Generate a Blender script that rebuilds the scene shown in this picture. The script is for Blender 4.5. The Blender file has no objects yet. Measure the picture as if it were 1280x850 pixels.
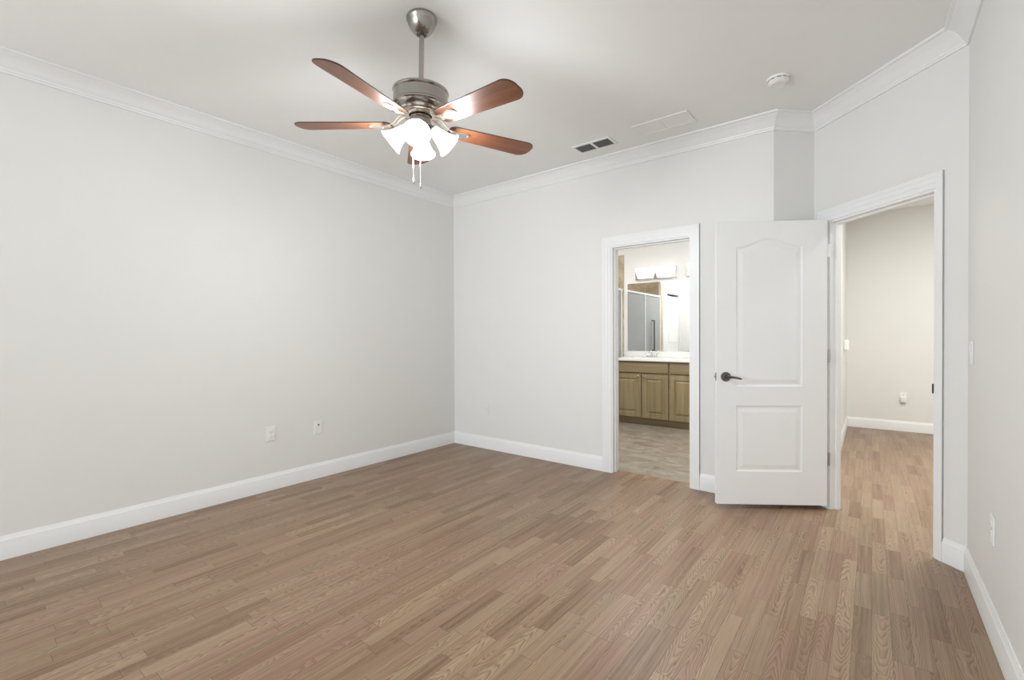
import bpy, bmesh, math, random
from mathutils import Vector, Matrix
sin, cos, pi, rad = math.sin, math.cos, math.pi, math.radians
C = bpy.context.scene.collection
SC = bpy.context.scene

# ------------------------------------------------------------------ camera
F_PX, YAW, PITCH, ROLL, CAM_H = 578.2437, 0.6618, -0.0087, -0.0047, 1.2415
cam_d = bpy.data.cameras.new('camera')
cam = bpy.data.objects.new('camera', cam_d)
C.objects.link(cam)
cam_d.sensor_width = 36.0
cam_d.sensor_fit = 'HORIZONTAL'
cam_d.lens = F_PX / 1280 * 36
cam_d.clip_start = 0.02
_fw = Vector((-sin(YAW), cos(YAW), 0)); _rt = Vector((cos(YAW), sin(YAW), 0)); _up = Vector((0, 0, 1))
_f2 = _fw * cos(PITCH) + _up * sin(PITCH); _u2 = _up * cos(PITCH) - _fw * sin(PITCH)
_r3 = _rt * cos(ROLL) + _u2 * sin(ROLL); _u3 = _u2 * cos(ROLL) - _rt * sin(ROLL)
cam.matrix_world = Matrix(((_r3.x, _u3.x, -_f2.x, 0), (_r3.y, _u3.y, -_f2.y, 0), (_r3.z, _u3.z, -_f2.z, CAM_H), (0, 0, 0, 1)))
SC.camera = cam

# ------------------------------------------------------------------ colour management, world, lights
SC.view_settings.view_transform = 'Standard'
SC.view_settings.look = 'None'
SC.view_settings.gamma = 1.0
SC.view_settings.use_curve_mapping = False
SC.view_settings.exposure = 0.11
W = bpy.data.worlds.new('sky'); SC.world = W; W.use_nodes = True
W.node_tree.nodes['Background'].inputs[0].default_value = (0.92, 0.97, 1.0, 1)
W.node_tree.nodes['Background'].inputs[1].default_value = 1.0


def area(name, loc, rot, sx, sy, power, col=(1, 1, 1)):
    d = bpy.data.lights.new(name, 'AREA'); d.shape = 'RECTANGLE'; d.size = sx; d.size_y = sy
    d.energy = power; d.color = col
    o = bpy.data.objects.new(name, d); C.objects.link(o); o.location = loc; o.rotation_euler = rot
    return o


def point(name, loc, power, r=0.03, col=(1, 1, 1)):
    d = bpy.data.lights.new(name, 'POINT'); d.energy = power; d.shadow_soft_size = r; d.color = col
    o = bpy.data.objects.new(name, d); C.objects.link(o); o.location = loc
    return o


REAR_Y = -4.4
FAN_W, SPOT_W, SHADE_E = 11.5, 9.0, 1.0
area('assumed_window_daylight', (-2.3, REAR_Y - 0.2, 1.35), (rad(108), 0, rad(0)), 2.5, 2.2, 150, (0.89, 0.95, 1.0))  # assumed unseen window; panel tilted up and placed to even out the room
area('hall_ceiling_light', (0.75, 5.3, 2.81), (0, 0, 0), 0.9, 0.9, 52, (0.985, 1.0, 0.955))
area('hall_entry_light', (0.75, 4.35, 2.81), (0, 0, 0), 0.3, 0.3, 18, (1.0, 0.98, 0.94))
area('bath_fill_light', (-2.1, 4.9, 2.81), (0, 0, 0), 0.5, 0.5, 42, (0.99, 0.995, 0.99))  # no fixture here; added fill to brighten the bathroom beyond its light bars
area('shower_fill_light', (-3.6, 5.9, 2.81), (0, 0, 0), 0.2, 0.2, 8, (1.0, 0.99, 0.97))  # added fill, no lamp known; lightens the shower behind its glass

# ------------------------------------------------------------------ room measures
XL, YB, XR, ZC, CC, ZD, SX = -3.8476, 3.8426, 0.3911, 2.7308, 3.7303, 2.045, -0.5686
CEIL = 2.84
JX, JY = -0.3404, 4.0708
EX, EY = XR, CC - XR
R2 = math.sqrt(0.5)
PTS = [Vector((XL, REAR_Y)), Vector((XL, YB)), Vector((SX, YB)), Vector((JX, JY)), Vector((EX, EY)), Vector((XR, REAR_Y))]
NP = len(PTS)


def seg_dir(i):
    return (PTS[(i + 1) % NP] - PTS[i]).normalized()


def seg_n(i):                       # inward normal
    d = seg_dir(i % NP); return Vector((d.y, -d.x))


def miter(i, o):                    # room corner i moved o into the room
    a, b = seg_n(i - 1), seg_n(i)
    return PTS[i % NP] + (a + b) * (o / (1 + a.dot(b)))


# ------------------------------------------------------------------ materials
def new_mat(name):
    m = bpy.data.materials.new(name); m.use_nodes = True
    nt = m.node_tree; b = nt.nodes['Principled BSDF']
    return m, nt, b


def pmat(name, col, rough=0.5, metal=0.0, spec=0.5, bump=0.0, bscale=200.0, var=0.0, vscale=6.0, coat=0.0, emit=None, estr=0.0):
    """A procedural material: a base colour with a little noise in it and a fine noise bump."""
    m, nt, b = new_mat(name)
    b.inputs['Roughness'].default_value = rough
    b.inputs['Metallic'].default_value = metal
    b.inputs['Specular IOR Level'].default_value = spec
    b.inputs['Coat Weight'].default_value = coat
    tc = nt.nodes.new('ShaderNodeTexCoord')
    n = nt.nodes.new('ShaderNodeTexNoise'); n.inputs['Scale'].default_value = vscale; n.inputs['Detail'].default_value = 3
    nt.links.new(tc.outputs['Object'], n.inputs['Vector'])
    r = nt.nodes.new('ShaderNodeValToRGB')
    r.color_ramp.elements[0].position = 0.3; r.color_ramp.elements[1].position = 0.7
    r.color_ramp.elements[0].color = tuple(c * (1 - var) for c in col) + (1,)
    r.color_ramp.elements[1].color = tuple(min(1, c * (1 + var)) for c in col) + (1,)
    nt.links.new(n.outputs['Fac'], r.inputs['Fac'])
    nt.links.new(r.outputs['Color'], b.inputs['Base Color'])
    if bump > 0:
        n2 = nt.nodes.new('ShaderNodeTexNoise'); n2.inputs['Scale'].default_value = bscale; n2.inputs['Detail'].default_value = 4
        nt.links.new(tc.outputs['Object'], n2.inputs['Vector'])
        bp = nt.nodes.new('ShaderNodeBump'); bp.inputs['Strength'].default_value = bump; bp.inputs['Distance'].default_value = 0.002
        nt.links.new(n2.outputs['Fac'], bp.inputs['Height']); nt.links.new(bp.outputs['Normal'], b.inputs['Normal'])
    if emit:
        b.inputs['Emission Color'].default_value = tuple(emit) + (1,)
        b.inputs['Emission Strength'].default_value = estr
    return m


def math_node(nt, op, a, b=None, c=None):
    n = nt.nodes.new('ShaderNodeMath'); n.operation = op
    for k, v in enumerate((a, b, c)):
        if v is None:
            continue
        if isinstance(v, (int, float)):
            n.inputs[k].default_value = v
        else:
            nt.links.new(v, n.inputs[k])
    return n.outputs[0]


def comb(nt, x, y, z):
    n = nt.nodes.new('ShaderNodeCombineXYZ')
    for k, v in enumerate((x, y, z)):
        if isinstance(v, (int, float)):
            n.inputs[k].default_value = v
        else:
            nt.links.new(v, n.inputs[k])
    return n.outputs[0]


def ramp(nt, fac, stops, interp='LINEAR'):
    r = nt.nodes.new('ShaderNodeValToRGB'); cr = r.color_ramp; cr.interpolation = interp
    while len(cr.elements) < len(stops):
        cr.elements.new(0.5)
    for e, (p, c) in zip(cr.elements, stops):
        e.position = p; e.color = tuple(c) + (1,) if len(c) == 3 else c
    nt.links.new(fac, r.inputs['Fac'])
    return r.outputs['Color']


def mix(nt, fac, a, b, mode='MIX'):
    n = nt.nodes.new('ShaderNodeMix'); n.data_type = 'RGBA'; n.blend_type = mode
    if isinstance(fac, (int, float)):
        n.inputs[0].default_value = fac
    else:
        nt.links.new(fac, n.inputs[0])
    for k, v in ((6, a), (7, b)):
        if isinstance(v, tuple):
            n.inputs[k].default_value = v + (1,) if len(v) == 3 else v
        else:
            nt.links.new(v, n.inputs[k])
    return n.outputs[2]


def plank_floor():
    m, nt, b = new_mat('oak_strip_laminate')
    L = nt.links
    tc = nt.nodes.new('ShaderNodeTexCoord')
    sp = nt.nodes.new('ShaderNodeSeparateXYZ'); L.new(tc.outputs['Object'], sp.inputs[0])
    x, y = sp.outputs[0], sp.outputs[1]
    sw = 0.0635
    xs = math_node(nt, 'DIVIDE', x, sw)
    i = math_node(nt, 'FLOOR', xs)
    fx = math_node(nt, 'FRACT', xs)
    wn = nt.nodes.new('ShaderNodeTexWhiteNoise'); wn.noise_dimensions = '1D'; L.new(i, wn.inputs['W'])
    off = math_node(nt, 'MULTIPLY', wn.outputs['Value'], 7.31)
    ln = math_node(nt, 'MULTIPLY_ADD', wn.outputs['Value'], 0.16, 0.36)
    ys = math_node(nt, 'ADD', math_node(nt, 'DIVIDE', y, ln), off)
    j = math_node(nt, 'FLOOR', ys)
    fy = math_node(nt, 'FRACT', ys)
    w2 = nt.nodes.new('ShaderNodeTexWhiteNoise'); w2.noise_dimensions = '2D'; L.new(comb(nt, i, j, 0.0), w2.inputs['Vector'])
    rid = w2.outputs['Value']
    w3 = nt.nodes.new('ShaderNodeTexWhiteNoise'); w3.noise_dimensions = '3D'; L.new(comb(nt, i, j, 5.5), w3.inputs['Vector'])
    rid2 = w3.outputs['Value']
    base = ramp(nt, rid, [(0.0, FLOOR_C[0]), (0.18, FLOOR_C[1]), (0.4, FLOOR_C[2]), (0.62, FLOOR_C[3]), (0.82, FLOOR_C[4]), (1.0, FLOOR_C[5])])
    # cathedral grain: rings cut along the strip, each strip from its own place in the log
    cath = math_node(nt, 'GREATER_THAN', rid2, 0.42)
    gx = math_node(nt, 'ADD', math_node(nt, 'SUBTRACT', fx, 0.5), math_node(nt, 'MULTIPLY_ADD', rid, 0.5, -0.25))
    gx = math_node(nt, 'ADD', gx, math_node(nt, 'MULTIPLY', math_node(nt, 'SUBTRACT', 1.0, cath), 0.75))
    kf = math_node(nt, 'MULTIPLY_ADD', cath, 14.0, 2.0)
    kf = math_node(nt, 'MULTIPLY', kf, math_node(nt, 'SIGN', math_node(nt, 'SUBTRACT', rid, 0.5)))
    vec = comb(nt, fx, math_node(nt, 'MULTIPLY', y, 3.4), math_node(nt, 'MULTIPLY', rid, 37.0))
    nz = nt.nodes.new('ShaderNodeTexNoise'); nz.inputs['Scale'].default_value = 1.6; nz.inputs['Detail'].default_value = 1.5; nz.inputs['Roughness'].default_value = 0.45
    L.new(vec, nz.inputs['Vector'])
    rr = math_node(nt, 'ADD', math_node(nt, 'MULTIPLY', y, kf), math_node(nt, 'MULTIPLY', math_node(nt, 'POWER', math_node(nt, 'ABSOLUTE', gx), 1.7), 8.5))
    rr = math_node(nt, 'ADD', rr, math_node(nt, 'MULTIPLY', nz.outputs['Fac'], 5.5))
    ring = math_node(nt, 'FRACT', rr)
    ringc = ramp(nt, ring, [(0.0, (0.0,) * 3), (0.45, (0.35,) * 3), (0.78, (1.0,) * 3), (1.0, (0.0,) * 3)])
    # fine pores
    pv = comb(nt, math_node(nt, 'MULTIPLY', x, 420.0), math_node(nt, 'MULTIPLY', y, 9.0), rid)
    pz = nt.nodes.new('ShaderNodeTexNoise'); pz.inputs['Scale'].default_value = 1.0; pz.inputs['Detail'].default_value = 2
    L.new(pv, pz.inputs['Vector'])
    pores = ramp(nt, pz.outputs['Fac'], [(0.35, (0.0,) * 3), (0.62, (1.0,) * 3)])
    sv = comb(nt, math_node(nt, 'MULTIPLY', x, 70.0), math_node(nt, 'MULTIPLY', y, 1.6), math_node(nt, 'MULTIPLY', rid, 19.0))
    sz = nt.nodes.new('ShaderNodeTexNoise'); sz.inputs['Scale'].default_value = 1.0; sz.inputs['Detail'].default_value = 2
    L.new(sv, sz.inputs['Vector'])
    streak = ramp(nt, sz.outputs['Fac'], [(0.3, (0.0,) * 3), (0.7, (1.0,) * 3)])
    col = mix(nt, math_node(nt, 'MULTIPLY', ringc, 0.74), base, (0.105, 0.055, 0.027))
    col = mix(nt, math_node(nt, 'MULTIPLY', pores, 0.26), col, (0.10, 0.06, 0.036))
    col = mix(nt, math_node(nt, 'MULTIPLY', streak, 0.36), col, (0.44, 0.315, 0.215))
    # seams
    ex = math_node(nt, 'LESS_THAN', math_node(nt, 'MINIMUM', fx, math_node(nt, 'SUBTRACT', 1.0, fx)), 0.012)
    ey = math_node(nt, 'LESS_THAN', math_node(nt, 'MULTIPLY', math_node(nt, 'MINIMUM', fy, math_node(nt, 'SUBTRACT', 1.0, fy)), ln), 0.0012)
    seam = math_node(nt, 'MAXIMUM', ex, ey)
    col = mix(nt, math_node(nt, 'MULTIPLY', seam, 0.6), col, (0.07, 0.045, 0.03))
    L.new(col, b.inputs['Base Color'])
    b.inputs['Roughness'].default_value = 0.36
    b.inputs['Specular IOR Level'].default_value = 0.36
    bp = nt.nodes.new('ShaderNodeBump'); bp.inputs['Strength'].default_value = 0.12; bp.inputs['Distance'].default_value = 0.001
    L.new(ringc, bp.inputs['Height']); L.new(bp.outputs['Normal'], b.inputs['Normal'])
    return m


FLOOR_C = [(0.175, 0.096, 0.048), (0.260, 0.158, 0.088), (0.345, 0.230, 0.140), (0.290, 0.158, 0.104), (0.425, 0.300, 0.190), (0.265, 0.186, 0.104)]


def wood_grain(name, c1, c2, c3, axis='Z', rough=0.35, scale=1.0):
    m, nt, b = new_mat(name)
    tc = nt.nodes.new('ShaderNodeTexCoord')
    mp = nt.nodes.new('ShaderNodeMapping'); nt.links.new(tc.outputs['Object'], mp.inputs['Vector'])
    s = [40 * scale] * 3; s['XYZ'.index(axis)] = 2.2 * scale
    mp.inputs['Scale'].default_value = s
    n = nt.nodes.new('ShaderNodeTexNoise'); n.inputs['Scale'].default_value = 1; n.inputs['Detail'].default_value = 5; n.inputs['Distortion'].default_value = 0.6
    nt.links.new(mp.outputs[0], n.inputs['Vector'])
    c = ramp(nt, n.outputs['Fac'], [(0.28, c1), (0.5, c2), (0.72, c3)])
    nt.links.new(c, b.inputs['Base Color'])
    b.inputs['Roughness'].default_value = rough
    return m


def stone_mat(name, cs, scale, tile, grout, rough=0.35, planes='XY', offset=0.0):
    m, nt, b = new_mat(name)
    tc = nt.nodes.new('ShaderNodeTexCoord')
    sp = nt.nodes.new('ShaderNodeSeparateXYZ'); nt.links.new(tc.outputs['Object'], sp.inputs[0])
    n = nt.nodes.new('ShaderNodeTexNoise'); n.inputs['Scale'].default_value = scale; n.inputs['Detail'].default_value = 6; n.inputs['Roughness'].default_value = 0.65; n.inputs['Distortion'].default_value = 0.8
    mp = nt.nodes.new('ShaderNodeMapping'); mp.inputs['Scale'].default_value = (1, 1.7, 1.3); nt.links.new(tc.outputs['Object'], mp.inputs['Vector'])
    nt.links.new(mp.outputs[0], n.inputs['Vector'])
    c = ramp(nt, n.outputs['Fac'], [(0.3, cs[0]), (0.5, cs[1]), (0.7, cs[2])])
    g = None
    for ax in planes:
        f = math_node(nt, 'FRACT', math_node(nt, 'DIVIDE', math_node(nt, 'ADD', sp.outputs['XYZ'.index(ax)], 20 * tile + offset), tile))
        e = math_node(nt, 'LESS_THAN', math_node(nt, 'MINIMUM', f, math_node(nt, 'SUBTRACT', 1.0, f)), 0.006)
        g = e if g is None else math_node(nt, 'MAXIMUM', g, e)
    c = mix(nt, math_node(nt, 'MULTIPLY', g, 0.6), c, grout)
    nt.links.new(c, b.inputs['Base Color'])
    b.inputs['Roughness'].default_value = rough
    return m


def glass_mat(name, tint=(0.9, 0.93, 0.92)):
    m, nt, b = new_mat(name)
    out = nt.nodes['Material Output']
    tr = nt.nodes.new('ShaderNodeBsdfTransparent'); tr.inputs[0].default_value = tint + (1,)
    gl = nt.nodes.new('ShaderNodeBsdfGlossy'); gl.inputs['Roughness'].default_value = 0.02
    fr = nt.nodes.new('ShaderNodeFresnel'); fr.inputs['IOR'].default_value = 1.45
    mx = nt.nodes.new('ShaderNodeMixShader')
    nt.links.new(fr.outputs[0], mx.inputs[0]); nt.links.new(tr.outputs[0], mx.inputs[1]); nt.links.new(gl.outputs[0], mx.inputs[2])
    df = nt.nodes.new('ShaderNodeBsdfDiffuse'); df.inputs[0].default_value = (0.8, 0.82, 0.82, 1)
    m2 = nt.nodes.new('ShaderNodeMixShader'); m2.inputs[0].default_value = 0.34
    nt.links.new(mx.outputs[0], m2.inputs[1]); nt.links.new(df.outputs[0], m2.inputs[2])
    nt.links.new(m2.outputs[0], out.inputs['Surface'])
    return m


M_WALL = pmat('wall_paint', (0.80, 0.796, 0.776), rough=0.55, bump=0.08, bscale=260, var=0.006)
M_CEIL = pmat('ceiling_paint', (0.925, 0.93, 0.925), rough=0.9, bump=0.15, bscale=160, var=0.006)
M_TRIM = pmat('trim_paint', (0.865, 0.87, 0.87), rough=0.35, var=0.004)
M_DOOR = pmat('door_paint', (0.895, 0.90, 0.90), rough=0.4, var=0.004)
M_FLOOR = plank_floor()
M_BATHFLOOR = stone_mat('stone_look_vinyl', [(0.17, 0.138, 0.10), (0.27, 0.23, 0.178), (0.38, 0.335, 0.275)], 5.5, 0.46, (0.30, 0.26, 0.2), rough=0.4)
M_TILE = stone_mat('tan_shower_tile', [(0.36, 0.27, 0.17), (0.5, 0.40, 0.27), (0.62, 0.52, 0.38)], 5.0, 0.33, (0.6, 0.54, 0.45), planes='XYZ', offset=0.013)
M_NICKEL = pmat('brushed_nickel', (0.37, 0.35, 0.325), rough=0.24, metal=1.0, var=0.03, vscale=40)
M_IRON = pmat('pale_nickel', (0.80, 0.74, 0.66), rough=0.30, metal=1.0, var=0.02, vscale=40)
M_CHROME = pmat('chrome', (0.8, 0.8, 0.8), rough=0.12, metal=1.0)
M_DARKMETAL = pmat('dark_nickel', (0.16, 0.155, 0.15), rough=0.25, metal=1.0)
M_HINGE = pmat('hinge_steel', (0.42, 0.41, 0.40), rough=0.35, metal=1.0)
M_BLADE = wood_grain('cherry_blade', (0.105, 0.034, 0.013), (0.150, 0.051, 0.020), (0.195, 0.070, 0.029), axis='X', rough=0.36)
M_BLADE_EDGE = pmat('blade_edge', (0.05, 0.025, 0.015), rough=0.4)
M_SHADE = pmat('lit_frosted_glass', (0.9, 0.89, 0.87), rough=0.3, emit=(1.0, 1.0, 0.99), estr=SHADE_E)
M_BULB = pmat('lit_bulb', (1, 1, 1), rough=0.3, emit=(1.0, 0.95, 0.88), estr=9.0)
M_PLASTIC = pmat('white_plastic', (0.88, 0.88, 0.87), rough=0.35)
M_PLATE = pmat('ivory_plate', (0.86, 0.855, 0.84), rough=0.4)
M_SLOT = pmat('dark_slot', (0.03, 0.03, 0.03), rough=0.6)
M_DUCTSHADE = pmat('duct_shade', (0.18, 0.178, 0.165), rough=0.8)  # shade of the duct painted as a dark colour on a flat backing
M_LOUVER = pmat('grey_louver', (0.48, 0.475, 0.46), rough=0.5)
M_CAB = wood_grain('stained_maple', (0.225, 0.168, 0.085), (0.295, 0.230, 0.120), (0.355, 0.288, 0.165), axis='Z', rough=0.4, scale=0.5)
M_CABH = wood_grain('stained_maple_rail', (0.200, 0.148, 0.076), (0.258, 0.198, 0.106), (0.305, 0.24, 0.138), axis='X', rough=0.4, scale=0.5)
M_COUNTER = pmat('cultured_marble', (0.88, 0.87, 0.84), rough=0.18, var=0.02, vscale=4)
M_BATHWALL = pmat('bath_wall_paint', (0.86, 0.85, 0.83), rough=0.6, var=0.005)
M_MIRROR = pmat('mirror_silver', (0.93, 0.94, 0.935), rough=0.0, metal=1.0)
M_GLASS = glass_mat('shower_glass', (0.80, 0.82, 0.83))
M_RAIL = pmat('white_rail', (0.85, 0.85, 0.84), rough=0.3)
M_LAMPGLASS = pmat('lit_bath_glass', (0.9, 0.9, 0.9), rough=0.25, emit=(1.0, 0.99, 0.97), estr=0.55)


# ------------------------------------------------------------------ mesh helpers
def link(name, bm, m, parent=None, smooth=False, bevel=0.0, loc=None):
    me = bpy.data.meshes.new(name)
    bmesh.ops.recalc_face_normals(bm, faces=bm.faces)
    bm.to_mesh(me); bm.free()
    for mm in (m if isinstance(m, (list, tuple)) else [m]):
        me.materials.append(mm)
    o = bpy.data.objects.new(name, me); C.objects.link(o)
    if parent is not None:
        o.parent = parent
    if loc is not None:
        o.location = loc
    if smooth:
        for p in me.polygons:
            p.use_smooth = True
        me.set_sharp_from_angle(angle=rad(smooth if smooth is not True else 40))
    if bevel > 0:
        bv = o.modifiers.new('bevel', 'BEVEL'); bv.width = bevel; bv.segments = 2; bv.limit_method = 'ANGLE'; bv.angle_limit = rad(35)
    return o


def struct(name, bm, m, label, parent=None, **kw):
    o = link(name, bm, m, parent, **kw)
    if parent is None:
        o['kind'] = 'structure'; o['label'] = label
    return o


def tag(o, label, cat, group=None):
    o['label'] = label; o['category'] = cat
    if group:
        o['group'] = group
    return o


def thing(name, label, cat, loc=(0, 0, 0), rz=0.0, group=None):
    o = bpy.data.objects.new(name, None); C.objects.link(o)
    o.empty_display_size = 0.05
    o.location = loc; o.rotation_euler = (0, 0, rz)
    return tag(o, label, cat, group)


def box(bm, x0, x1, y0, y1, z0, z1, mt=None, mi=0):
    vs = [bm.verts.new(v) for v in ((x0, y0, z0), (x1, y0, z0), (x1, y1, z0), (x0, y1, z0), (x0, y0, z1), (x1, y0, z1), (x1, y1, z1), (x0, y1, z1))]
    if mt is not None:
        for v in vs:
            v.co = mt @ v.co
    for f in ((0, 3, 2, 1), (4, 5, 6, 7), (0, 1, 5, 4), (1, 2, 6, 5), (2, 3, 7, 6), (3, 0, 4, 7)):
        fc = bm.faces.new([vs[k] for k in f]); fc.material_index = mi
    return vs


def prism(bm, poly, z0, z1, mt=None):
    lo = [bm.verts.new((p[0], p[1], z0)) for p in poly]; hi = [bm.verts.new((p[0], p[1], z1)) for p in poly]
    n = len(poly)
    bm.faces.new(list(reversed(lo))); bm.faces.new(hi)
    for k in range(n):
        bm.faces.new((lo[k], lo[(k + 1) % n], hi[(k + 1) % n], hi[k]))
    if mt is not None:
        for v in lo + hi:
            v.co = mt @ v.co


def lathe(bm, prof, n=32, mt=None, close=False):
    """prof: (radius, z) from one end to the other."""
    rings = []
    for r, z in prof:
        if r < 1e-6:
            rings.append([bm.verts.new((0, 0, z))])
        else:
            rings.append([bm.verts.new((r * cos(2 * pi * k / n), r * sin(2 * pi * k / n), z)) for k in range(n)])
    for a, b in zip(rings, rings[1:]):
        for k in range(n):
            k2 = (k + 1) % n
            if len(a) == 1 and len(b) == 1:
                continue
            if len(a) == 1:
                bm.faces.new((a[0], b[k2], b[k]))
            elif len(b) == 1:
                bm.faces.new((a[k], a[k2], b[0]))
            else:
                bm.faces.new((a[k], a[k2], b[k2], b[k]))
    if mt is not None:
        for ring in rings:
            for v in ring:
                v.co = mt @ v.co


def tube(bm, pts, r, n=10, cap=True):
    pts = [Vector(p) for p in pts]
    rs = r if isinstance(r, (list, tuple)) else [r] * len(pts)
    rings = []
    ref = None
    for k, p in enumerate(pts):
        d = (pts[min(k + 1, len(pts) - 1)] - pts[max(k - 1, 0)]).normalized()
        if ref is None:
            ref = Vector((0, 0, 1)) if abs(d.z) < 0.9 else Vector((1, 0, 0))
        u = (ref - d * ref.dot(d)).normalized(); v = d.cross(u); ref = u
        rings.append([bm.verts.new(p + u * (rs[k] * cos(2 * pi * q / n)) + v * (rs[k] * sin(2 * pi * q / n))) for q in range(n)])
    for a, b in zip(rings, rings[1:]):
        for q in range(n):
            bm.faces.new((a[q], a[(q + 1) % n], b[(q + 1) % n], b[q]))
    if cap:
        bm.faces.new(rings[0]); bm.faces.new(list(reversed(rings[-1])))


def sweep(bm, prof, a_off, b_off):
    """prof: closed list of (offset, z); a_off / b_off give the plan point for an offset at each end."""
    A = [bm.verts.new((*a_off(o), z)) for o, z in prof]; B = [bm.verts.new((*b_off(o), z)) for o, z in prof]
    n = len(prof)
    for k in range(n):
        bm.faces.new((A[k], A[(k + 1) % n], B[(k + 1) % n], B[k]))
    bm.faces.new(A); bm.faces.new(list(reversed(B)))


def end_corner(i):
    return lambda o: tuple(miter(i, o))


def end_at(i, d):                   # square end on wall segment i at distance d from its start
    return lambda o: tuple(PTS[i] + seg_dir(i) * d + seg_n(i) * o)


def plan_box(bm, i, d0, d1, o0, o1, z0, z1):
    """A box against wall i: d along the wall, o into the room (negative: into the wall)."""
    f = lambda d, o: tuple(PTS[i] + seg_dir(i) * d + seg_n(i) * o)
    prism(bm, [f(d0, o0), f(d1, o0), f(d1, o1), f(d0, o1)], z0, z1)


def fill_faces(bm, loops_edges, mi=0):
    r = bmesh.ops.triangle_fill(bm, edges=loops_edges, use_beauty=True, use_dissolve=False)
    for f in r['geom']:
        if isinstance(f, bmesh.types.BMFace):
            f.material_index = mi


# ------------------------------------------------------------------ setting
# wall thickness per segment: left, back, corner, entry, right, rear
THICK = [0.12, 0.12, 0.08, 0.085, 0.12, 0.12]
BATH_D = (-1.858 - XL, -1.158 - XL)            # opening in wall_back, distance from the left corner
ENT_D = (0.137, 0.874)                         # opening in wall_entry, distance from the inside corner
HEAD = 2.045


def wall(i, name, openings, m, label):
    bm = bmesh.new()
    L = (PTS[(i + 1) % NP] - PTS[i]).length
    t = THICK[i]
    ta, tb = THICK[i - 1], THICK[(i + 1) % NP]

    def corner_far(k, first):
        a, b = seg_n(k - 1), seg_n(k)
        return miter(k % NP, -t)
    f = lambda d, o: PTS[i] + seg_dir(i) * d + seg_n(i) * o
    cuts = [0.0]
    for d0, d1, z0, z1 in openings:
        cuts += [d0, d1]
    cuts.append(L)
    P0 = [f(0, 0), miter(i, -t)]; P1 = [f(L, 0), miter((i + 1) % NP, -t)]

    def quad(d0, d1, z0, z1):
        a = P0 if d0 == 0 else [f(d0, 0), f(d0, -t)]
        b = P1 if d1 == L else [f(d1, 0), f(d1, -t)]
        prism(bm, [tuple(a[0]), tuple(b[0]), tuple(b[1]), tuple(a[1])], z0, z1)
    for k in range(len(cuts) - 1):
        d0, d1 = cuts[k], cuts[k + 1]
        op = [o for o in openings if abs(o[0] - d0) < 1e-6]
        if op:
            o = op[0]
            if o[2] > 0.01:
                quad(d0, d1, 0, o[2])
            quad(d0, d1, o[3], CEIL)
        else:
            quad(d0, d1, 0, CEIL)
    return struct(name, bm, m, label)


wall(0, 'wall_left', [], M_WALL, 'long plain off-white wall left of the bare corner')
wall(1, 'wall_back', [(BATH_D[0], BATH_D[1], 0, HEAD)], M_WALL, 'off-white wall with the open bathroom doorway')
wall(2, 'wall_corner', [], M_WALL, 'narrow angled wall strip above the open white door')
wall(3, 'wall_entry', [(ENT_D[0], ENT_D[1], 0, HEAD)], M_WALL, 'angled off-white wall with the entry doorway')
wall(4, 'wall_right', [], M_WALL, 'off-white wall at the right edge of the photo')
L5 = (PTS[0] - PTS[5]).length
wall(5, 'wall_rear', [(1.39, 3.99, 0.25, 2.45)], M_WALL, 'unseen wall behind the camera with an assumed window')

bm = bmesh.new(); box(bm, XL - 0.3, 2.2, REAR_Y - 0.3, 3.96, -0.06, 0.0); box(bm, -0.62, 2.2, 3.96, 8.0, -0.06, 0.0)
struct('floor', bm, M_FLOOR, 'tan and brown oak strip laminate floor running toward the doors')
bm = bmesh.new(); box(bm, -4.6, -0.62, 3.96, 7.0, -0.06, 0.0)
struct('floor_bathroom', bm, M_BATHFLOOR, 'grey-tan mottled stone look floor beyond the bathroom doorway')
bm = bmesh.new(); box(bm, -4.6, 2.2, REAR_Y - 0.3, 8.0, CEIL, CEIL + 0.08)
struct('ceiling', bm, M_CEIL, 'flat pale ceiling carrying the fan and vents')

# crown moulding, one length per wall
CROWN = [(0, -.1092), (.009, -.1092), (.011, -.1), (.017, -.094), (.019, -.086), (.027, -.078), (.035, -.064), (.047, -.047), (.061, -.032), (.074, -.024), (.078, -.018), (.086, -.014), (.095, -.012), (.097, 0), (0, 0)]
CROWN = [(o, CEIL - 0.0005 + z) for o, z in CROWN]
names = ['left wall', 'back wall', 'short angled wall', 'entry door wall', 'right wall']
for i in range(5):
    bm = bmesh.new(); sweep(bm, CROWN, end_corner(i), end_corner(i + 1))
    struct('trim_%d' % (i + 1), bm, M_TRIM, 'white crown moulding along the top of the ' + names[i], smooth=25)

BASE = [(0, 0.001), (.014, 0.001), (.014, .098), (.0125, .103), (.0125, .108), (.009, .114), (.0075, .122), (.005, .128), (.004, .133), (0, .133)]
CW = 0.085


def base(name, runs, label, m=M_TRIM):
    bm = bmesh.new()
    for a, b in runs:
        sweep(bm, BASE, a, b)
    return struct(name, bm, m, label, smooth=25)


base('baseboard_left', [(end_corner(0), end_corner(1))], 'white baseboard along the long left wall')
base('baseboard_back', [(end_corner(1), end_at(1, BATH_D[0] - CW)), (end_at(1, BATH_D[1] + 0.07), end_corner(2))], 'white baseboard along the wall with the bathroom doorway')
base('baseboard_corner', [(end_corner(2), end_corner(3))], 'white baseboard of the short angled wall behind the open door')
base('baseboard_entry', [(end_at(3, ENT_D[1] + 0.044), end_corner(4))], 'white baseboard right of the entry doorway')
base('baseboard_right', [(end_corner(4), end_corner(5))], 'white baseboard along the right wall')


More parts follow.
